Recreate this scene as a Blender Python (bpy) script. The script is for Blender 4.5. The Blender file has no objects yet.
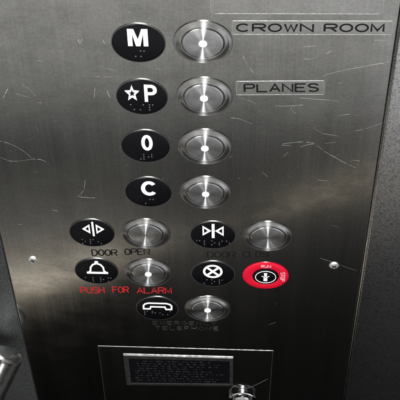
import bpy, bmesh, math, random
from mathutils import Vector, Matrix
random.seed(7)
sc = bpy.context.scene
C = sc.collection
Z0 = 1.2                      # height of the panel's middle above the floor
MM = 0.001
PI = math.pi

# ------------------------------------------------------------------ materials
def newmat(name):
    m = bpy.data.materials.new(name); m.use_nodes = True
    nt = m.node_tree
    return m, nt, nt.nodes['Principled BSDF']

def setp(b, **kw):
    for k, v in kw.items():
        b.inputs[k.replace('_', ' ')].default_value = v

def simple(name, col, rough=.5, metal=0., spec=.5, noise=0., nscale=300.):
    m, nt, b = newmat(name)
    setp(b, Base_Color=(*col, 1), Roughness=rough, Metallic=metal)
    b.inputs['Specular IOR Level'].default_value = spec
    if noise:
        tc = nt.nodes.new('ShaderNodeTexCoord'); n = nt.nodes.new('ShaderNodeTexNoise')
        n.inputs['Scale'].default_value = nscale; n.inputs['Detail'].default_value = 5
        nt.links.new(tc.outputs['Object'], n.inputs['Vector'])
        mr = nt.nodes.new('ShaderNodeMapRange')
        mr.inputs['From Min'].default_value = .3; mr.inputs['From Max'].default_value = .7
        mr.inputs['To Min'].default_value = max(.02, rough - noise); mr.inputs['To Max'].default_value = rough + noise
        nt.links.new(n.outputs['Fac'], mr.inputs['Value'])
        nt.links.new(mr.outputs['Result'], b.inputs['Roughness'])
    return m

def noise(nt, vec, scale, detail=4, rough=.5):
    n = nt.nodes.new('ShaderNodeTexNoise')
    n.inputs['Scale'].default_value = scale; n.inputs['Detail'].default_value = detail
    n.inputs['Roughness'].default_value = rough
    nt.links.new(vec, n.inputs['Vector'])
    return n.outputs['Fac']

def mapping(nt, vec, scale, rot=(0, 0, 0)):
    m = nt.nodes.new('ShaderNodeMapping')
    m.inputs['Scale'].default_value = scale; m.inputs['Rotation'].default_value = rot
    nt.links.new(vec, m.inputs['Vector'])
    return m.outputs['Vector']

def math_(nt, op, a, b=None, clamp=False):
    n = nt.nodes.new('ShaderNodeMath'); n.operation = op; n.use_clamp = clamp
    for i, v in enumerate((a, b)):
        if v is None: continue
        if isinstance(v, (int, float)): n.inputs[i].default_value = v
        else: nt.links.new(v, n.inputs[i])
    return n.outputs[0]

def maprange(nt, v, a, b, c, d):
    n = nt.nodes.new('ShaderNodeMapRange')
    for k, x in zip(('From Min', 'From Max', 'To Min', 'To Max'), (a, b, c, d)): n.inputs[k].default_value = x
    nt.links.new(v, n.inputs['Value'])
    return n.outputs['Result']

def brushed_steel(name, tint=(.60, .60, .585), rough=.09, grime=1.):
    """vertically brushed, handled stainless steel; object space is x right, y up, z out of the wall"""
    m, nt, b = newmat(name)
    tc = nt.nodes.new('ShaderNodeTexCoord'); o = tc.outputs['Object']
    streak = noise(nt, mapping(nt, o, (1400, 9, 1)), 1, 3)
    broad = noise(nt, mapping(nt, o, (60, 1.5, 1)), 1, 3)
    smear = noise(nt, mapping(nt, o, (26, 34, 1)), 1, 7, .66)
    fine = noise(nt, o, 420, 3, .6)
    r = math_(nt, 'ADD', maprange(nt, streak, .3, .7, -.006, .008), maprange(nt, smear, .3, .7, -.03*grime, .045*grime))
    r = math_(nt, 'ADD', r, maprange(nt, broad, .3, .7, -.015, .015))
    r = math_(nt, 'ADD', r, rough)
    nt.links.new(r, b.inputs['Roughness'])
    k = math_(nt, 'ADD', maprange(nt, streak, .25, .75, -.09, .09), maprange(nt, smear, .3, .7, .13*grime, -.20*grime))
    k = math_(nt, 'ADD', k, maprange(nt, fine, .3, .7, -.10, .10))
    k = math_(nt, 'ADD', k, maprange(nt, broad, .3, .7, -.06, .06))
    k = math_(nt, 'ADD', k, .95)
    mx = nt.nodes.new('ShaderNodeVectorMath'); mx.operation = 'SCALE'
    mx.inputs[0].default_value = tint
    nt.links.new(k, mx.inputs['Scale'])
    nt.links.new(mx.outputs[0], b.inputs['Base Color'])
    setp(b, Metallic=1., Anisotropic=.75)
    t = nt.nodes.new('ShaderNodeCombineXYZ'); t.inputs[0].default_value = 1
    nt.links.new(t.outputs[0], b.inputs['Tangent'])
    bp = nt.nodes.new('ShaderNodeBump'); bp.inputs['Strength'].default_value = .10; bp.inputs['Distance'].default_value = .0004
    warp = noise(nt, mapping(nt, o, (9, 7, 1)), 1, 1)
    h = math_(nt, 'ADD', math_(nt, 'MULTIPLY', streak, .012), math_(nt, 'MULTIPLY', warp, 3.))
    nt.links.new(h, bp.inputs['Height'])
    nt.links.new(bp.outputs['Normal'], b.inputs['Normal'])
    return m

def turned_steel(name, tint, along=.30, across=.020, polish=.16, grooves=.35):
    """lathe-turned metal: a polished skin with fine concentric grooves that fan the light out radially"""
    m, nt, b = newmat(name)
    t = nt.nodes.new('ShaderNodeTangent'); t.direction_type = 'RADIAL'; t.axis = 'Z'
    tc = nt.nodes.new('ShaderNodeTexCoord')
    oi = nt.nodes.new('ShaderNodeObjectInfo')
    off = nt.nodes.new('ShaderNodeVectorMath'); off.operation = 'SCALE'; off.inputs[0].default_value = (3.1, 1.7, .9)
    nt.links.new(oi.outputs['Random'], off.inputs['Scale'])
    ov = nt.nodes.new('ShaderNodeVectorMath'); ov.operation = 'ADD'
    nt.links.new(tc.outputs['Object'], ov.inputs[0]); nt.links.new(off.outputs[0], ov.inputs[1])
    sx = nt.nodes.new('ShaderNodeSeparateXYZ'); nt.links.new(tc.outputs['Object'], sx.inputs[0])
    rad = math_(nt, 'SQRT', math_(nt, 'ADD', math_(nt, 'POWER', math_(nt, 'ABSOLUTE', sx.outputs[0]), 2.), math_(nt, 'POWER', math_(nt, 'ABSOLUTE', sx.outputs[1]), 2.)))
    c = nt.nodes.new('ShaderNodeCombineXYZ'); nt.links.new(rad, c.inputs[0]); nt.links.new(oi.outputs['Random'], c.inputs[1])
    g = noise(nt, c.outputs[0], 2600, 2)
    sm = noise(nt, ov.outputs[0], 110, 6, .62)              # finger grease, different on every button
    k = math_(nt, 'ADD', maprange(nt, g, .3, .7, -.14, .14), maprange(nt, sm, .3, .7, .12, -.24))
    mx = nt.nodes.new('ShaderNodeVectorMath'); mx.operation = 'SCALE'; mx.inputs[0].default_value = tint
    nt.links.new(math_(nt, 'ADD', k, .98), mx.inputs['Scale'])
    setp(b, Metallic=1.)
    nt.links.new(mx.outputs[0], b.inputs['Base Color'])
    nt.links.new(math_(nt, 'ADD', maprange(nt, sm, .3, .7, -.03, .09), polish), b.inputs['Roughness'])
    a = nt.nodes.new('ShaderNodeBsdfAnisotropic')
    nt.links.new(mx.outputs[0], a.inputs['Color'])
    q = math.sqrt(along*across)
    a.inputs['Roughness'].default_value = math.sqrt(q)
    a.inputs['Anisotropy'].default_value = 1 - math.sqrt(across/along)
    a.inputs['Rotation'].default_value = TURN
    nt.links.new(t.outputs[0], a.inputs['Tangent'])
    ms = nt.nodes.new('ShaderNodeMixShader'); ms.inputs[0].default_value = grooves
    nt.links.new(b.outputs[0], ms.inputs[1]); nt.links.new(a.outputs[0], ms.inputs[2])
    nt.links.new(ms.outputs[0], nt.nodes['Material Output'].inputs['Surface'])
    return m
TURN = 0.

def grained_steel(name, tint, rough, bump):
    """embossed leather-grain stainless sheet"""
    m, nt, b = newmat(name)
    tc = nt.nodes.new('ShaderNodeTexCoord'); o = tc.outputs['Object']
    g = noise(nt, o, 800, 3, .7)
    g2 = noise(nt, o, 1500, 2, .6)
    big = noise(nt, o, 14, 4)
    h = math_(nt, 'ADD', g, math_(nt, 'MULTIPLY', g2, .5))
    bp = nt.nodes.new('ShaderNodeBump'); bp.inputs['Strength'].default_value = bump; bp.inputs['Distance'].default_value = .0004
    nt.links.new(h, bp.inputs['Height']); nt.links.new(bp.outputs['Normal'], b.inputs['Normal'])
    k = math_(nt, 'ADD', maprange(nt, g, .32, .68, .35, 1.55), maprange(nt, big, .3, .7, -.1, .1))  # light and shade of the embossed grain, put into the base colour as speckle
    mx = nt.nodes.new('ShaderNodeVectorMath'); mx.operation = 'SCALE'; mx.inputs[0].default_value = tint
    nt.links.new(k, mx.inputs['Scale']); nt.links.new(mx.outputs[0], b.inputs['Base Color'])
    setp(b, Metallic=1., Roughness=rough)
    return m

M = {}
M['steel'] = brushed_steel('brushed_steel')
M['strip'] = brushed_steel('strip_steel', (.76, .76, .745), .22, .6)
M['lid'] = brushed_steel('lid_steel', (.62, .62, .6), .11, .7)
M['cap'] = turned_steel('turned_cap_steel', (.88, .895, .92), .40, .032, .09, .40)
M['bezel'] = turned_steel('turned_bezel_steel', (.62, .62, .615), .40, .05, .11, .36)
M['rim'] = simple('bright_rim', (.27, .27, .265), .36, 1.)
M['edge'] = simple('label_edge_glint', (.225, .225, .22), .45, .5, noise=.15)  # edge colour stands in for light caught by strip and plate bevels
M['scratch'] = simple('bare_scratch', (.30, .295, .28), .45, .45)
M['hairline'] = simple('hairline_scratch', (.25, .25, .245), .5, .75)
M['black'] = simple('black_enamel', (.002, .002, .003), .2, 0., .25, noise=.06, nscale=500)
M['dot'] = simple('glossy_black_dot', (.022, .022, .024), .22, 0., .9)
M['white'] = simple('white_enamel', (.90, .90, .89), .4)
M['lens'] = simple('milky_lens', (.9, .9, .9), .25)
bs = M['lens'].node_tree.nodes['Principled BSDF']
bs.inputs['Emission Color'].default_value = (1, 1, 1, 1); bs.inputs['Emission Strength'].default_value = .5
M['ink'] = simple('black_engraving', (.003, .003, .003), .6, 0., .25, noise=.2, nscale=900)
M['redink'] = simple('red_engraving', (.40, .008, .010), .5, noise=.15, nscale=900)
M['worn'] = simple('worn_engraving', (.02, .02, .02), .35, .3, noise=.2, nscale=900)
M['red'] = simple('red_sticker', (.56, .003, .024), .3)
M['pink'] = simple('faded_white_print', (.62, .30, .34), .5)
M['sheet'] = simple('black_notice', (.0025, .0025, .0035), .3, 0., .15)
M['print'] = simple('grey_print', (.045, .045, .05), .5)
M['alu'] = simple('dull_aluminium', (.12, .12, .12), .42, 1., noise=.1, nscale=300)
M['chrome'] = simple('chrome', (.75, .75, .78), .10, 1.)
M['dark'] = simple('dark_recess', (.01, .01, .01), .6)
M['screw'] = simple('screw_steel', (.9, .89, .87), .5, 1., noise=.1, nscale=900)
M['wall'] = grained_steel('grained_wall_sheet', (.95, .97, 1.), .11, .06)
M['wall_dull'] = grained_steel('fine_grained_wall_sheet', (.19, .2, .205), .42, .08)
M['rail'] = simple('satin_rail', (.62, .62, .60), .24, 1., noise=.05, nscale=200)

# ------------------------------------------------------------------ mesh helpers
def link(o, parent=None):
    C.objects.link(o)
    if parent is not None: o.parent = parent
    return o

def obj(name, bm, mat, parent=None, smooth=False, weighted=False):
    me = bpy.data.meshes.new(name)
    bmesh.ops.recalc_face_normals(bm, faces=bm.faces)
    bm.to_mesh(me); bm.free()
    me.materials.append(mat)
    if smooth:
        for p in me.polygons: p.use_smooth = True
        if not weighted: me.set_sharp_from_angle(angle=math.radians(28))
    o = link(bpy.data.objects.new(name, me), parent)
    if weighted:
        wn = o.modifiers.new('weighted', 'WEIGHTED_NORMAL'); wn.mode = 'FACE_AREA'; wn.weight = 100
    return o

def thing(name, label, cat, x, z, y=0., group=None, tilt=0.):
    """an Empty on the wall; its children use x right, y up, z out of the wall, in metres"""
    o = bpy.data.objects.new(name, None); C.objects.link(o)
    o.empty_display_size = .01
    o.location = (x*MM, y*MM, Z0 + z*MM)
    o.rotation_mode = 'XYZ'
    o.rotation_euler = (PI/2, tilt, 0)
    o['label'] = label; o['category'] = cat
    if group: o['group'] = group
    return o

def lathe(bm, prof, n=96, cx=0., cy=0.):
    rings = []
    for r, z in prof:
        if r < 1e-6:
            rings.append([bm.verts.new((cx*MM, cy*MM, z*MM))])
        else:
            rings.append([bm.verts.new(((cx + r*math.cos(2*PI*i/n))*MM, (cy + r*math.sin(2*PI*i/n))*MM, z*MM)) for i in range(n)])
    for a, b in zip(rings, rings[1:]):
        for i in range(n):
            j = (i+1) % n
            if len(a) == 1 and len(b) == 1: continue
            if len(a) == 1: bm.faces.new((a[0], b[i], b[j]))
            elif len(b) == 1: bm.faces.new((a[i], a[j], b[0]))
            else: bm.faces.new((a[i], a[j], b[j], b[i]))
    return bm

def box(bm, x0, x1, y0, y1, z0, z1, bev=0., seg=2):
    vs = [bm.verts.new((x*MM, y*MM, z*MM)) for z in (z0, z1) for y in (y0, y1) for x in (x0, x1)]
    fs = [(0,2,3,1),(4,5,7,6),(0,1,5,4),(2,6,7,3),(0,4,6,2),(1,3,7,5)]
    faces = [bm.faces.new([vs[i] for i in f]) for f in fs]
    if bev:
        es = list({e for f in faces for e in f.edges})
        bmesh.ops.bevel(bm, geom=es, offset=bev*MM, segments=seg, profile=.5, affect='EDGES')
    return bm

def prism(bm, pts, z0, z1):
    a = [bm.verts.new((x*MM, y*MM, z1*MM)) for x, y in pts]
    b = [bm.verts.new((x*MM, y*MM, z0*MM)) for x, y in pts]
    bm.faces.new(a); bm.faces.new(b[::-1])
    for i in range(len(pts)):
        j = (i+1) % len(pts)
        bm.faces.new((a[i], b[i], b[j], a[j]))
    return bm

def roundrect(x0, x1, y0, y1, r, n=6):
    p = []
    for cx, cy, a in ((x1-r, y1-r, 0), (x0+r, y1-r, PI/2), (x0+r, y0+r, PI), (x1-r, y0+r, 1.5*PI)):
        for i in range(n+1):
            t = a + PI/2*i/n
            p.append((cx + r*math.cos(t), cy + r*math.sin(t)))
    return p

def frame(bm, outer, inner, z0, z1):
    n = len(outer)
    L = [[bm.verts.new((x*MM, y*MM, z*MM)) for x, y in ring] for ring, z in ((outer, z0), (outer, z1), (inner, z1), (inner, z0))]
    for k in range(4):
        a, b = L[k], L[(k+1) % 4]
        for i in range(n):
            j = (i+1) % n
            bm.faces.new((a[i], a[j], b[j], b[i]))
    return bm

def ribbon(bm, pts, w, z0, z1, closed=False, taper=False):
    """a flat stroke of width w along a polyline, mitred, with thickness"""
    n = len(pts); L = []; R = []
    for i, (x, y) in enumerate(pts):
        p = pts[i-1] if (closed or i > 0) else None
        q = pts[(i+1) % n] if (closed or i < n-1) else None
        def nd(a, b):
            dx, dy = b[0]-a[0], b[1]-a[1]; l = math.hypot(dx, dy) or 1e-9
            return (-dy/l, dx/l)
        if p is None: nx, ny = nd((x, y), q); s = 1
        elif q is None: nx, ny = nd(p, (x, y)); s = 1
        else:
            a, b = nd(p, (x, y)), nd((x, y), q)
            nx, ny = a[0]+b[0], a[1]+b[1]; l = math.hypot(nx, ny) or 1e-9
            nx, ny = nx/l, ny/l
            s = min(1.8, 1/max(.3, nx*a[0]+ny*a[1]))
        h = w/2*s
        if taper and not closed and (i == 0 or i == n-1): h *= .3
        L.append((x+nx*h, y+ny*h)); R.append((x-nx*h, y-ny*h))
    def v(p, z): return bm.verts.new((p[0]*MM, p[1]*MM, z*MM))
    lt = [v(p, z1) for p in L]; rt = [v(p, z1) for p in R]; lb = [v(p, z0) for p in L]; rb = [v(p, z0) for p in R]
    m = n if closed else n-1
    for i in range(m):
        j = (i+1) % n
        bm.faces.new((lt[i], rt[i], rt[j], lt[j]))
        bm.faces.new((lt[i], lt[j], lb[j], lb[i]))
        bm.faces.new((rt[j], rt[i], rb[i], rb[j]))
        bm.faces.new((lb[i], lb[j], rb[j], rb[i]))
    if not closed:
        bm.faces.new((lt[0], lb[0], rb[0], rt[0]))
        bm.faces.new((lt[-1], rt[-1], rb[-1], lb[-1]))

def arc(cx, cy, rx, ry, a0, a1, n=14):
    return [(cx + rx*math.cos(math.radians(a0+(a1-a0)*i/n)), cy + ry*math.sin(math.radians(a0+(a1-a0)*i/n))) for i in range(n+1)]

GLYPH = {  # strokes in a unit cell
 'A': [[(0,0),(.5,1),(1,0)],[(.2,.34),(.8,.34)]],
 'C': [arc(.5,.5,.5,.5,40,320,16)],
 'D': [[(0,0),(0,1)],[(0,1)]+arc(.45,.5,.55,.5,90,-90,12)+[(0,0)]],
 'E': [[(1,1),(0,1),(0,0),(1,0)],[(0,.52),(.85,.52)]],
 'F': [[(1,1),(0,1),(0,0)],[(0,.5),(.8,.5)]],
 'G': [arc(.5,.5,.5,.5,40,345,16)+[(1,.45),(.6,.45)]],
 'H': [[(0,0),(0,1)],[(1,0),(1,1)],[(0,.5),(1,.5)]],
 'L': [[(0,1),(0,0),(1,0)]],
 'M': [[(0,0),(0,1),(.5,.15),(1,1),(1,0)]],
 'N': [[(0,0),(0,1),(1,0),(1,1)]],
 'O': ['c', arc(.5,.5,.5,.5,0,337.5,15)],
 'P': [[(0,0),(0,1)],[(0,1),(.6,1)]+arc(.7,.74,.3,.26,80,-80,8)+[(.6,.48),(0,.48)]],
 'R': [[(0,0),(0,1)],[(0,1),(.6,1)]+arc(.7,.75,.3,.25,80,-80,8)+[(.6,.5),(0,.5)],[(.5,.5),(1,0)]],
 'S': [[(.98,.82)]+arc(.5,.76,.46,.24,35,250,10)[1:]+arc(.5,.25,.48,.25,80,-150,10)],
 'T': [[(0,1),(1,1)],[(.5,1),(.5,0)]],
 'U': [[(0,1),(0,.35)]+arc(.5,.35,.5,.35,180,360,10)+[(1,1)]],
 'W': [[(0,1),(.25,0),(.5,.9),(.75,0),(1,1)]],
 'Y': [[(0,1),(.5,.5),(1,1)],[(.5,.5),(.5,0)]],
}
def word(bm, text, x0, x1, y0, y1, stroke, z0, z1, gap=.25, dy=0., wear=0., rnd=None):
    """lettering between x0 and x1; the baseline climbs by dy over the length"""
    n = len(text); W = (x1-x0)/(n + gap*(n-1)); h = y1-y0
    for k, ch in enumerate(text):
        if ch == ' ': continue
        ox = x0 + k*W*(1+gap); oy = y0 + dy*(ox-x0)/(x1-x0)
        g = GLYPH[ch]; closed = g[0] == 'c'
        for q, st in enumerate(g[1:] if closed else g):
            m = [(ox + px*W, oy + py*h + dy*px*W/(x1-x0)) for px, py in st]
            zz = z1 + q*.012
            if wear and not closed and len(m) > 5 and random.random() < wear:
                m = m[2:]
            if wear and closed and random.random() < wear:
                ribbon(bm, m[2:-2], stroke, z0, zz)
            else:
                ribbon(bm, m, stroke, z0, zz, closed)

# ------------------------------------------------------------------ walls and steel face
def wall_panel(label, x0, x1, front, mat, bev):
    t = thing('wall_panel', label, 'wall panel', (x0+x1)/2, 0, 0)
    w = (x1-x0)/2
    obj('sheet', box(bmesh.new(), -w, w, -650, 650, -40, front, bev, 4), mat, t, True, True)
    return t
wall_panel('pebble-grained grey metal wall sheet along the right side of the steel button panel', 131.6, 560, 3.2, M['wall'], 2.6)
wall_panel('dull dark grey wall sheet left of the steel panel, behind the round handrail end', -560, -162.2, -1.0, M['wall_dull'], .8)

panel = thing('control_panel', 'tall brushed stainless steel lift control panel, scratched, with engraved captions under its buttons', 'control panel', -15.0, 0)
obj('faceplate', box(bmesh.new(), -146.6, 146.4, -640, 640, -30, 0, .7, 2), M['steel'], panel, True, True)
PX = 15.0      # panel-local shift
def caption(label, mat, items, stroke, wear=0., gap=.25):
    bm = bmesh.new()
    for text, x0, x1, y0, y1, dy in items:
        word(bm, text, x0+PX, x1+PX, y0, y1, stroke, -.3, .05, gap, dy, wear)
    o = obj('engraved_caption', bm, mat, panel); o['label'] = label
    return o
caption('black engraved words DOOR OPEN', M['ink'], [('DOOR', -89.3, -68.9, -77.0, -69.0, .7), ('OPEN', -62.2, -42.4, -74.8, -66.8, .7)], 1.2)
caption('worn black engraved words DOOR CLOSE', M['ink'], [('DOOR', 5.2, 27.5, -76.2, -68.2, .5), ('CLOSE', 34.0, 58.6, -74.7, -66.7, .9)], 1.1)
caption('red engraved words PUSH FOR ALARM', M['redink'], [('PUSH', -103.4, -83.4, -133.0, -124.0, .8), ('FOR', -76.0, -62.6, -131.0, -122.4, .4), ('ALARM', -55.2, -26.2, -131.0, -122.6, .9)], 1.15)
caption('dull engraved words in two lines below the telephone button', M['worn'], [('EMERGENCY', -44.0, 11.5, -180.6, -175.4, 1.6), ('TELEPHONE', -42.0, 13.5, -188.8, -183.6, 1.4)], .75, 0., .55)

SCR = [[(-79.1,172.6),(-78.1,168.9),(-76.4,172.7)],[(-62.4,172.0),(-61.3,168.3)],[(-137.5,112.8),(-134.5,119.1),(-132.5,123.3)],[(-71.4,124.8),(-72.9,114.5)],[(-63.2,123.0),(-61.6,114.8)],[(-146.0,65.9),(-139.0,62.7),(-131.0,56.0),(-124.0,45.8)],[(-148.5,47.4),(-141.6,43.0),(-134.1,43.2),(-124.0,45.8)],[(-124.0,45.8),(-117.4,44.8),(-112.6,40.3)],[(-87.1,21.9),(-88.8,10.9),(-92.5,3.3),(-92.7,0.8),(-81.2,-0.1)],[(31.2,159.0),(34.0,151.3),(38.9,142.6)],[(72.3,157.1),(77.6,157.2),(81.5,160.1)],[(86.7,162.2),(91.1,166.1)],[(85.3,140.8),(100.5,147.0),(129.4,155.5)],[(130.7,93.4),(121.3,87.7),(112.3,84.2)],[(82.1,87.7),(88.9,81.4),(100.6,78.4)],[(65.5,109.7),(66.3,105.5),(69.3,101.4)],[(65.5,109.7),(73.8,111.0)],[(73.8,65.4),(83.8,69.0),(91.5,61.3)],[(91.5,61.3),(100.8,53.6),(107.8,48.0),(116.4,42.5)],[(60.6,68.4),(73.6,71.0),(85.2,70.2)],[(89.1,27.4),(96.7,26.4)],[(71.4,118.2),(98.0,115.8)],[(71.0,168.5),(79.6,169.6)],[(112.7,51.7),(118.7,50.7)],[(96.7,133.1),(98.7,134.1)],[(-122.2,127.6),(-117.3,121.6),(-113.8,115.5)],[(-128.3,118.2),(-118.3,113.3)],[(-62.3,145.1),(-55.6,142.3)],[(23.4,95.9),(29.8,95.0),(38.5,89.8)],[(28.2,118.1),(36.6,114.2),(40.9,111.2)],[(22.2,51.3),(25.1,54.8)],[(61.9,53.6),(65.4,59.4)],[(46.9,35.6),(51.5,29.8)],[(96.6,-73.7),(116.0,-84.3),(128.0,-91.0)],[(-57.9,61.6),(-49.8,62.9)],[(-116.3,-16.5),(-111.7,-17.7)],[(64.0,-171.6),(57.2,-176.7)]]
WIDE = {0: .8, 1: .7, 2: .8, 3: .8, 4: .7, 11: .8, 9: .4, 18: .42, 15: .45, 8: .4}
def smooth_line(p, k=4):
    if len(p) < 3: return p
    out = []
    for i in range(len(p)-1):
        a, b, c, d = p[max(0,i-1)], p[i], p[i+1], p[min(len(p)-1,i+2)]
        for s in range(k):
            t = s/k
            out.append(tuple(.5*(2*b[j] + (c[j]-a[j])*t + (2*a[j]-5*b[j]+4*c[j]-d[j])*t*t + (3*b[j]-a[j]-3*c[j]+d[j])*t**3) for j in (0, 1)))
    return out + [p[-1]]
bm = bmesh.new(); q = 0
for i, line in enumerate(SCR):                        # the longer gouges skip and change depth along the way
    line = smooth_line(line, 6) if len(line) > 2 else [tuple(line[0][j] + (line[1][j]-line[0][j])*t/5 for j in (0, 1)) for t in range(6)]
    line = [(x+PX+random.uniform(-.12, .12), y+random.uniform(-.12, .12)) for x, y in line]
    k = 0
    while k < len(line)-1:
        e = min(len(line)-1, k + random.choice((2, 3, 4, 6)))
        w = WIDE.get(i, .24)*random.uniform(.45, 1.15)
        ribbon(bm, line[k:e+1], w, -.2, .03+.002*(q % 9), taper=True); q += 1
        k = e + (1 if random.random() < .35 and len(line) > 8 else 0)
obj('scratch_marks', bm, M['scratch'], panel)['kind'] = 'stuff'
bm = bmesh.new(); q = 0
for i in range(115):                                  # hairline wear, thickest on the upper right
    x = random.uniform(20, 128) if i < 75 else random.uniform(-155, -20)
    y = random.uniform(20, 205) if i % 6 else random.uniform(-150, 205)
    a = random.choice((random.gauss(0, .5), random.gauss(PI/2, .3), random.uniform(0, PI)))
    l = random.expovariate(1/3.5)+1.0; c = random.uniform(-.12, .12)
    pts = [(x+PX+math.cos(a)*l*t - math.sin(a)*c*l*t*t*2, y+math.sin(a)*l*t + math.cos(a)*c*l*t*t*2) for t in (0, .35, .7, 1)]
    if max(p[0] for p in pts) > 145: continue
    ribbon(bm, pts, random.uniform(.07, .16), -.2, .02+.002*(q % 14), taper=True); q += 1
obj('hairline_wear', bm, M['hairline'], panel)['kind'] = 'stuff'

# ------------------------------------------------------------------ label strips and the plate at the top
def strip(label, name, cx, cz, w, h, tilt, text, tw, th, stroke, off=0., tz=0., wear=0.):
    t = thing(name, label, 'label strip', cx, cz, 0, tilt=tilt)
    out = roundrect(-w/2, w/2, -h/2, h/2, .8, 3); inn = roundrect(-w/2+.36, w/2-.36, -h/2+.42, h/2-.42, .5, 3)
    obj('strip_face', prism(bmesh.new(), inn, -.1, .16), M['strip'], t)
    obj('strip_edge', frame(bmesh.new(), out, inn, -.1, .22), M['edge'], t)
    bm = bmesh.new()
    for wd, a, b in text: word(bm, wd, a, b, -th/2+tz, th/2+tz, stroke, 0., .20, .3, 0., wear)
    obj('lettering', bm, M['ink'], t)
    return t
strip('long narrow label strip lettered CROWN ROOM in black, beside the topmost button', 'label_strip', 76.1, 186.3, 104.8, 12.6, -math.radians(1.1),
      [('CROWN', -49.2, .6), ('ROOM', 8.2, 46.6)], 0, 6.6, 1.35, tz=.2)
strip('short narrow label strip lettered PLANES in black, beside the second button down', 'label_strip', 57.2, 128.1, 61.0, 14.0, -math.radians(2.0),
      [('PLANES', -24.6, 26.2)], 0, 7.6, 1.4, tz=.3)
t = thing('name_plate', 'plain steel plate with a rounded corner above the CROWN ROOM strip', 'plate', 64, 232, 0, tilt=-math.radians(1.0))
out = roundrect(-55, 56.5, -33.5, 60, 4, 6); inn = roundrect(-54.6, 56.1, -33.0, 59.6, 3.6, 6)
obj('plate_face', prism(bmesh.new(), inn, -.1, .2), M['strip'], t)
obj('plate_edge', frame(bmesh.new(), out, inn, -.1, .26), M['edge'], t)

# ------------------------------------------------------------------ push buttons
R = 19.93
def make_button(label, x, z, lamp):
    t = thing('push_button', label, 'button', x, z, 0, group='round steel push buttons')
    bz = lathe(bmesh.new(), [(R, -.2), (R, .4), (R-.3, .62), (R-.7, .66), (18.9, .62), (17.2, 1.02), (15.2, 1.42), (14.7, 1.48), (14.48, 1.40), (14.4, -.2)])
    obj('bezel', bz, M['bezel'], t, True)
    obj('gap', lathe(bmesh.new(), [(14.55, .02), (14.1, .02)]), M['dark'], t)
    cp = lathe(bmesh.new(), [(14.25, -.2), (14.25, 1.35), (14.1, 1.62), (13.75, 1.80), (13.2, 1.90), (12.6, 1.94), (6.0, 1.90), (0, 1.88)])
    c = obj('cap', cp, M['cap'], t, True)
    if lamp:
        obj('indicator_lamp', lathe(bmesh.new(), [(2.8, 1.7), (2.8, 2.3), (2.5, 2.55), (1.5, 2.8), (0, 2.9)], 40), M['lens'], c, True)
    return t
X0, XA, XD, XE = 4.6, -44.3, 53.4, 9.6
G = 53.9
make_button('topmost round steel push button with white centre lamp, between the M plaque and CROWN ROOM', 4.4, 171.8, True)
make_button('round steel push button with white centre lamp, left of the PLANES strip', 4.5, 118.0, True)
make_button('round steel push button with white centre lamp, right of the 0 plaque', 4.5, 63.8, True)
make_button('round steel push button with white centre lamp, right of the C plaque', 4.5, 9.6, True)
make_button('round steel push button without a lamp, above the words DOOR OPEN', -44.2, -45.1, False)
make_button('round steel push button without a lamp, above the red key switch', 53.5, -45.2, False)
make_button('round steel push button with white centre lamp, between the bell plaque and the cross plaque', -44.4, -99.9, True)
make_button('lowest round steel push button, right of the telephone plaque, its lamp lit white', 4.5, -152.7, True)

# ------------------------------------------------------------------ plaques with symbols and braille
BR = {'a':'1','b':'12','c':'14','d':'145','e':'15','f':'124','g':'1245','h':'125','l':'123','m':'134','n':'1345','o':'135','p':'1234','r':'1235','s':'234','t':'2345','#':'3456','^':'6','*':'16','/':'34','j':'245','5':'26'}
def braille(parent, text, cx, cy, pitch=5.9):
    bm = bmesh.new(); n = len(text)
    for k, ch in enumerate(text):
        ox = cx + (k-(n-1)/2)*pitch
        for d in BR[ch]:
            d = int(d)-1
            px = ox + (d//3-.5)*2.3; py = cy + (1-d % 3)*2.6
            prof = [(.80, .6)] + [(.80*math.cos(a), .85+.62*math.sin(a)) for a in (0, .35, .7, 1.1)] + [(0, 1.47)]
            lathe(bm, prof, 12, px, py)
    return obj('braille_dots', bm, M['dot'], parent, True)

RP = 18.21
def make_plaque(label, x, z, fill, br, bcx, bcy, pitch=5.9):
    t = thing('button_plaque', label, 'plaque', x, z, 0, group='black braille plaques')
    obj('plaque_rim', lathe(bmesh.new(), [(RP+.1, -.2), (RP+.1, .5), (RP-.1, .62), (RP-.5, .62), (RP-.55, -.2)]), M['rim'], t, True)
    obj('plaque_disc', lathe(bmesh.new(), [(RP-.52, -.2), (RP-.52, .6), (RP-.8, .78), (RP-1.5, .85), (0, .85)]), M['black'], t, True)
    bm = bmesh.new(); fill(bm)
    obj('symbol', bm, M['white'], t)
    if br: braille(t, br, bcx, bcy, pitch)
    return t
ZB, ZT = .7, 1.3
def rescale(pts, b, src=None):
    """points of a unit box into b = (x0, x1, y0, y1)"""
    return [(b[0]+(b[1]-b[0])*x, b[2]+(b[3]-b[2])*y) for x, y in pts]

def sym_M(bm):
    prism(bm, rescale([(0,0),(0,1),(.31,1),(.5,.40),(.69,1),(1,1),(1,0),(.77,0),(.77,.74),(.61,0),(.39,0),(.23,.74),(.23,0)], (-6.9, 6.7, -2.0, 13.6)), ZB, ZT)
def sym_P(bm):
    o, i = [], []
    for k in range(10):
        a = PI/2 + k*PI/5; r = 1 if k % 2 == 0 else .44
        o.append((-6.7+5.3*r*math.cos(a), 4.2+8.6*r*math.sin(a)))
        i.append((-6.7+5.3*.50*r*math.cos(a), 4.2+8.6*.50*r*math.sin(a)))
    frame(bm, o, i, ZB, ZT)
    b = (1.9, 10.6, -4.0, 13.2)
    prism(bm, rescale([(0,0),(0,1),(.27,1),(.27,0)], b), ZB, ZT)
    ribbon(bm, rescale([(.1,.92),(.5,.92)]+arc(.55,.70,.32,.22,80,-80,10)+[(.5,.48),(.1,.48)], b), 2.6, ZB, ZT+.02)
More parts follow.
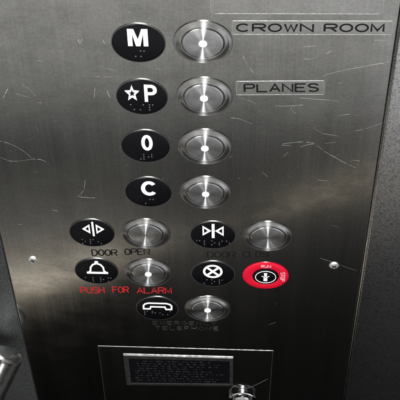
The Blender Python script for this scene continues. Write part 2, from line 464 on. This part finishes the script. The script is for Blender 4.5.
def sym_0(bm):
    ribbon(bm, arc(1.3, 4.7, 2.9, 7.2, 0, 348, 29), 2.5, ZB, ZT, True)
def sym_C(bm):
    ribbon(bm, arc(.9, 5.4, 4.7, 7.0, 42, 318, 24), 3.1, ZB, ZT)
def tri(bm, x0, x1, y, h, w):
    ribbon(bm, [(x0, y), (x1, y+h), (x1, y-h)], w, ZB, ZT, True)
def sym_open(bm):
    tri(bm, -6.2, -1.6, 6.2, 4.7, 1.6); tri(bm, 9.2, 4.4, 6.2, 4.7, 1.6)
    prism(bm, [(.6,-3.0),(.6,15.4),(2.2,15.4),(2.2,-3.0)], ZB, ZT+.02)
def sym_close(bm):
    tri(bm, -2.6, -7.6, 6.6, 5.0, 1.7); tri(bm, 3.0, 8.0, 6.6, 5.0, 1.7)
    prism(bm, [(-.9,-2.6),(-.9,15.4),(1.4,15.4),(1.4,-2.6)], ZB, ZT+.02)
def sym_bell(bm):
    ribbon(bm, [(-7.2,-1.6),(-5.0,1.2),(-4.4,6.6),(-2.4,10.4),(.8,12.0),(4.0,10.4),(6.0,6.6),(6.4,1.2),(8.6,-1.6)], 1.5, ZB, ZT)
    ribbon(bm, [(-8.2,-1.5),(9.6,-1.5)], 2.2, ZB, ZT+.02)
    prism(bm, arc(.8, 13.6, 1.7, 1.9, 0, 340, 12), ZB, ZT+.04)
def sym_cross(bm):
    ribbon(bm, arc(-.2, 4.4, 7.2, 8.3, 0, 350, 35), 1.9, ZB, ZT, True)
    for s in (1, -1):
        ribbon(bm, [(-.2-5.2, 4.4-6.0*s), (-.2+5.2, 4.4+6.0*s)], 1.9, ZB, ZT+.01*(2+s))
def sym_phone(bm):
    ribbon(bm, rescale([(.0,.06),(.0,.60),(.06,.86),(.18,1),(.82,.98),(.94,.84),(1,.6),(.99,.04),(.80,.02),(.76,.40),(.26,.42),(.22,.06)], (-11.7, 12.6, -.6, 9.0)), 1.5, ZB, ZT, True)

make_plaque('round black plaque with a bold white letter M, topmost of the plaques', -38.8, 170.0, sym_M, '^m', -.6, -9.6)
make_plaque('round black plaque with a white outlined star and letter P', -39.0, 116.8, sym_P, '*/p', -.6, -10.3, 6.6)
make_plaque('round black plaque with a white number 0', -39.0, 63.4, sym_0, '#j', 0, -11.6)
make_plaque('round black plaque with a white letter C', -39.4, 9.0, sym_C, '^c', -.8, -11.0)
make_plaque('round black plaque with white door-open arrows pointing apart', -87.1, -45.3, sym_open, 'op5', -1.0, -11.2, 6.4)
make_plaque('round black plaque with white door-close arrows pointing together', 9.7, -44.9, sym_close, 'close', .2, -9.8, 6.0)
make_plaque('round black plaque with a white outlined bell', -87.5, -98.9, sym_bell, 'alrm', .6, -11.6, 6.4)
make_plaque('round black plaque with a white cross in a circle, left of the red key switch', 9.5, -99.2, sym_cross, '/op', 0, -10.8, 6.4)
make_plaque('round black plaque with a white telephone receiver, lowest of the plaques', -39.1, -153.6, sym_phone, 'ph5/', 0, -6.4, 6.6)

# ------------------------------------------------------------------ red key switch
t = thing('key_switch', 'round key switch with a bright red ring and black centre, right of the cross plaque', 'key switch', 53.1, -100.3, 0)
obj('red_ring', lathe(bmesh.new(), [(19.1, -.2), (19.1, .5), (18.7, .75), (17.6, .95), (15.0, 1.1), (12.4, .98), (11.0, .8), (10.9, -.2)]), M['red'], t, True)
cy = obj('lock_cylinder', lathe(bmesh.new(), [(10.95, -.2), (10.95, 1.2), (10.5, 1.6), (9.8, 1.7), (0, 1.7)]), M['black'], t, True)
obj('white_circle', lathe(bmesh.new(), [(8.7, 1.5), (8.7, 1.95), (8.1, 1.95), (8.1, 1.5)]), M['white'], cy)
bm = bmesh.new()
prism(bm, [(-1.2,1.6),(-1.5,5.6),(1.2,5.6),(1.0,1.6)], 1.6, 2.1)
prism(bm, [(-1.7,-5.4),(-1.7,-1.4),(1.5,-1.4),(1.5,-5.4)], 1.6, 2.1)
ribbon(bm, [(-3.2,1.5),(-1.0,-.3),(0,.9),(1.0,-.3),(3.0,1.5)], .6, 1.6, 2.0)
obj('key_slot_mark', bm, M['white'], cy)
bm = bmesh.new()
word(bm, 'RUN', -3.8, 3.8, 12.9, 15.9, .85, .8, 1.18, .3)
b2 = bmesh.new(); word(b2, 'STOP', -6.2, 6.2, 12.4, 15.8, .8, .8, 1.18, .3)
b2.transform(Matrix.Rotation(-PI/2, 4, 'Z'))
me = bpy.data.meshes.new('tmp'); b2.to_mesh(me); b2.free(); bm.from_mesh(me); bpy.data.meshes.remove(me)
obj('ring_lettering', bm, M['pink'], t)

# ------------------------------------------------------------------ screws
def make_screw(label, x, z, rot):
    t = thing('screw', label, 'screw', x, z, 0, group='panel fixing screws')
    h = obj('screw_head', lathe(bmesh.new(), [(4.0, -.1), (4.0, .5), (3.5, 1.1), (2.4, 1.5), (0, 1.6)], 32), M['screw'], t, True)
    bm = bmesh.new()
    for a in (rot, rot+PI/2):
        c, s = math.cos(a), math.sin(a)
        prism(bm, [(c*u - s*v, s*u + c*v) for u, v in ((-2.3,-.5),(2.3,-.5),(2.3,.5),(-2.3,.5))], 1.2, 1.64 + (.01 if a != rot else 0))
    obj('cross_slot', bm, M['dark'], h)
make_screw('small bright cross-head screw at the left edge of the steel panel, beside the bell plaque', -139.2, -84.5, .3)
make_screw('small bright cross-head screw right of the red key switch', 108.6, -83.5, .9)

# ------------------------------------------------------------------ compartment lid with the framed notice, lock
t = thing('compartment_lid', 'flat steel compartment lid at the bottom of the panel, carrying a framed black notice', 'lid', -17, -300, 0, tilt=math.radians(.4))
obj('lid_face', box(bmesh.new(), -79.0, 79.2, -120, 80.6, -.2, .40, .1, 2), M['lid'], t, True, True)
obj('lid_edge', frame(bmesh.new(), [(-79.3, -120.3), (79.5, -120.3), (79.5, 80.9), (-79.3, 80.9)], [(-78.6, -119.6), (78.8, -119.6), (78.8, 80.3), (-78.6, 80.3)], -.1, .45), M['alu'], t)
bm = bmesh.new()
ribbon(bm, smooth_line([(40.4,22.2),(47.0,15.0),(53.6,11.6),(62.0,15.8),(76.7,31.4)]), .4, .3, .43, taper=True)
obj('scratch_marks', bm, M['scratch'], t)
t = thing('notice_frame', 'black printed notice in a thin grey metal frame, on the lid at the panel bottom', 'notice', -23.2, -258.6, 0)
fo = [(-50.2, -26.6), (50.2, -24.2), (50.2, 26.2), (-50.2, 26.8)]
fi = [(-45.6, -23.4), (47.2, -20.8), (47.2, 21.2), (-45.6, 21.8)]
obj('frame', frame(bmesh.new(), fo, fi, .5, 1.65), M['alu'], t)
sh = obj('sheet', prism(bmesh.new(), [(-46, -23.8), (47.6, -21.2), (47.6, 21.6), (-46, 22.2)], .5, 1.3), M['sheet'], t)
bm = bmesh.new()
for row in range(9):                         # print too small to read in the photo: marks of word length
    y = 17.6 - row*4.35; x = -41 + random.uniform(0, 3) + (6 if row == 0 else 0)
    end = 43 - (random.uniform(4, 26) if row in (3, 6, 8) else random.uniform(0, 4)) - (8 if row == 0 else 0)
    while x < end:
        l = random.uniform(2.2, 7.5)
        if x + l > end: break
        n = max(2, int(l/1.25))
        for k in range(n):
            hh = random.choice((.8, .8, 1.15))
            xx = x + k*1.25
            if random.random() < .5: prism(bm, [(xx, y-.8), (xx+.4, y-.8), (xx+.4, y-.8+1.5*hh), (xx, y-.8+1.5*hh)], 1.2, 1.36)
            if random.random() < .6: prism(bm, [(xx+.4, y-.8), (xx+.95, y-.8), (xx+.95, y-.35), (xx+.4, y-.35)], 1.2, 1.35)
            if random.random() < .5: prism(bm, [(xx+.4, y+.1), (xx+.95, y+.1), (xx+.95, y+.5), (xx+.4, y+.5)], 1.2, 1.35)
        x += l + 1.6
pr = obj('print_rows', bm, M['print'], sh)

t = thing('cam_lock', 'domed chrome lock barrel at the bottom edge, just right of the framed notice', 'lock', 36.2, -301.5, 0)
obj('lock_collar', lathe(bmesh.new(), [(13.0, .8), (13.0, 3.6), (12.4, 4.6), (10.6, 5.0), (9.6, 4.4), (9.6, 1)], 64), M['chrome'], t, True)
obj('lock_barrel', lathe(bmesh.new(), [(9.3, 1), (9.3, 5.6), (8.6, 7.0), (6.5, 7.8), (0, 8.0)], 64), M['chrome'], t, True)
obj('key_slot', prism(bmesh.new(), [(-.9,-4.2),(.9,-4.2),(.9,4.2),(-.9,4.2)], 7.0, 8.06), M['dark'], t)

# ------------------------------------------------------------------ handrail
r = bpy.data.objects.new('handrail', None); C.objects.link(r)
a = Vector((-.1735, -.0165, Z0-.2060)); d = Vector((-.42, -.45, -.78)).normalized()
r.location = a; r.rotation_mode = 'QUATERNION'
r.rotation_quaternion = d.to_track_quat('Z', 'Y')
r['label'] = 'round polished steel handrail end poking in at the lower left corner'; r['category'] = 'handrail'
RR = 14.5
obj('rail_tube', lathe(bmesh.new(), [(0, -.0), (RR-5, 0), (RR-2.6, .6), (RR-.8, 2.2), (RR, 5), (RR, 220)], 96), M['rail'], r, True)

# ------------------------------------------------------------------ world: dim lift interior seen in the steel
w = bpy.data.worlds.new('World'); sc.world = w; w.use_nodes = True
nt = w.node_tree; bg = nt.nodes['Background']
tc = nt.nodes.new('ShaderNodeTexCoord'); sx = nt.nodes.new('ShaderNodeSeparateXYZ')
nt.links.new(tc.outputs['Generated'], sx.inputs[0])
fy = math_(nt, 'MAXIMUM', math_(nt, 'MULTIPLY', sx.outputs[1], -1.), math_(nt, 'MAXIMUM', math_(nt, 'ABSOLUTE', sx.outputs[0]), .12))
u = math_(nt, 'DIVIDE', sx.outputs[0], fy); v = math_(nt, 'DIVIDE', sx.outputs[2], fy)
def ramp(val, lo, hi, stops, interp='LINEAR'):
    f = maprange(nt, val, lo, hi, 0, 1)
    n = nt.nodes.new('ShaderNodeValToRGB'); n.color_ramp.interpolation = interp
    cr = n.color_ramp
    while len(cr.elements) < len(stops): cr.elements.new(.5)
    for e, (p, c) in zip(cr.elements, stops):
        e.position = (p-lo)/(hi-lo); e.color = (*c, 1) if isinstance(c, tuple) else (c, c, c, 1)
    nt.links.new(f, n.inputs['Fac'])
    return n.outputs['Color']
base = ramp(v, -2.6, .6, [(-2.5, .006), (-1.75, .024), (-1.55, .034), (-1.45, .046), (-1.36, .048), (-1.30, .048), (-1.23, .055), (-1.18, .08), (-1.14, .14), (-1.11, .20), (-1.05, .30), (-.99, .38), (-.95, .42), (-.86, .5), (-.62, .50), (-.40, .38), (-.25, .22), (-.12, .02), (0., .012), (.5, .008)])
# the far skirting: edge of the bright wall against the dark floor
vb = math_(nt, 'ADD', math_(nt, 'MULTIPLY', u, .60), -1.345)
vb = math_(nt, 'MAXIMUM', vb, -1.52)
s = math_(nt, 'SUBTRACT', v, vb)
cut = ramp(s, -.5, .2, [(-.48, .25), (-.3, .27), (-.20, .36), (-.12, .52), (-.06, .92), (-.02, .97), (.01, 1.0), (.1, 1.0)])
lcut = ramp(s, -.5, .2, [(-.4, .85), (-.2, .55), (-.12, .40), (-.045, .36), (-.006, 1.0), (.1, 1.0)])
lu = ramp(u, -.6, .5, [(-.5, 1.), (-.17, 1.), (-.06, 0.), (.4, 0.)])
band = ramp(s, -.2, .5, [(-.004, (0, 0, 0)), (.014, (1., .85, .64)), (.03, (1., .90, .74)), (.07, (.45, .41, .34)), (.11, (.2, .18, .16)), (.17, (.10, .10, .09)), (.30, (0, 0, 0))])
bandu = ramp(u, -.6, .5, [(-.55, .8), (-.27, .8), (-.19, .5), (-.12, .16), (-.05, .03), (.0, .035), (.08, .05), (.2, .05), (.45, .02)])
side = ramp(u, -.8, .7, [(-.7, (.30, .29, .27)), (-.40, (1., .99, .955)), (.165, (1., .99, .955)), (.21, (1.9, 1.9, 1.97)), (.34, (1.7, 1.7, 1.77)), (.42, (.2, .2, .2)), (.6, (.15, .15, .15))])  # extra glow added towards the right, to brighten the right wall sheet
def vm(op, a_, b_):
    n = nt.nodes.new('ShaderNodeVectorMath'); n.operation = op
    nt.links.new(a_, n.inputs[0]); nt.links.new(b_, n.inputs[1]); return n.outputs[0]
mxl = nt.nodes.new('ShaderNodeMix'); mxl.data_type = 'RGBA'
nt.links.new(lu, mxl.inputs[0]); mxl.inputs[6].default_value = (1, 1, 1, 1); nt.links.new(lcut, mxl.inputs[7])
skirt = ramp(s, -.2, .5, [(-.02, (0, 0, 0)), (.0, (1., .85, .62)), (.02, (1., .87, .66)), (.05, (0, 0, 0))])
skirtu = ramp(u, -.6, .5, [(-.10, .0), (.03, .09), (.10, .22), (.2, .22), (.4, .05)])
col = vm('ADD', vm('MULTIPLY', vm('MULTIPLY', vm('MULTIPLY', base, cut), mxl.outputs[2]), side), vm('MULTIPLY', band, bandu))
col = vm('ADD', col, vm('MULTIPLY', skirt, skirtu))
nt.links.new(col, bg.inputs['Color']); bg.inputs['Strength'].default_value = 1.0

# ------------------------------------------------------------------ lamps
def lamp(name, kind, loc, power, size, target=None, col=(1, 1, 1), shape='DISK', size_y=None):
    l = bpy.data.lights.new(name, kind); l.energy = power; l.color = col
    if kind == 'AREA':
        l.shape = shape; l.size = size
        if size_y: l.size_y = size_y
    else: l.shadow_soft_size = size
    o = bpy.data.objects.new(name, l); C.objects.link(o); o.location = loc
    if target is not None:
        o.rotation_euler = (Vector(target)-Vector(loc)).to_track_quat('-Z', 'Y').to_euler()
    return o
ctr = Vector((0, 0, Z0))
fwd = Vector((-.03320338, .61269354, -.7896228)); right = Vector((.99924993, .03610322, -.01400449)); up = Vector((-.01992746, .78949553, .61343273))
cam_loc = ctr - fwd
lamp('camera_flash', 'AREA', cam_loc + up*.035, 25., .02, ctr)
lamp('rail_fill_light', 'AREA', (-.42, -1.5, Z0-.02), 3.2, .36, (-.17, -.04, Z0-.18), (1., .97, .93), 'RECTANGLE', .6)  # added unseen lamp behind the camera, for the rail highlight and button streaks

# ------------------------------------------------------------------ camera
cd = bpy.data.cameras.new('camera'); cam = bpy.data.objects.new('camera', cd); C.objects.link(cam)
cam.matrix_world = Matrix(((right.x, up.x, -fwd.x, cam_loc.x), (right.y, up.y, -fwd.y, cam_loc.y), (right.z, up.z, -fwd.z, cam_loc.z), (0, 0, 0, 1)))
cd.sensor_width = 36; cd.sensor_fit = 'HORIZONTAL'; cd.lens = 1297.96/400*36
cd.clip_start = .02; cd.clip_end = 50
sc.camera = cam
sc.render.engine = 'CYCLES'
sc.cycles.use_denoising = True
sc.cycles.max_bounces = 6
sc.cycles.caustics_reflective = False; sc.cycles.caustics_refractive = False
vs = sc.view_settings
vs.view_transform = 'Standard'; vs.look = 'None'; vs.exposure = 0; vs.gamma = 1; vs.use_curve_mapping = False
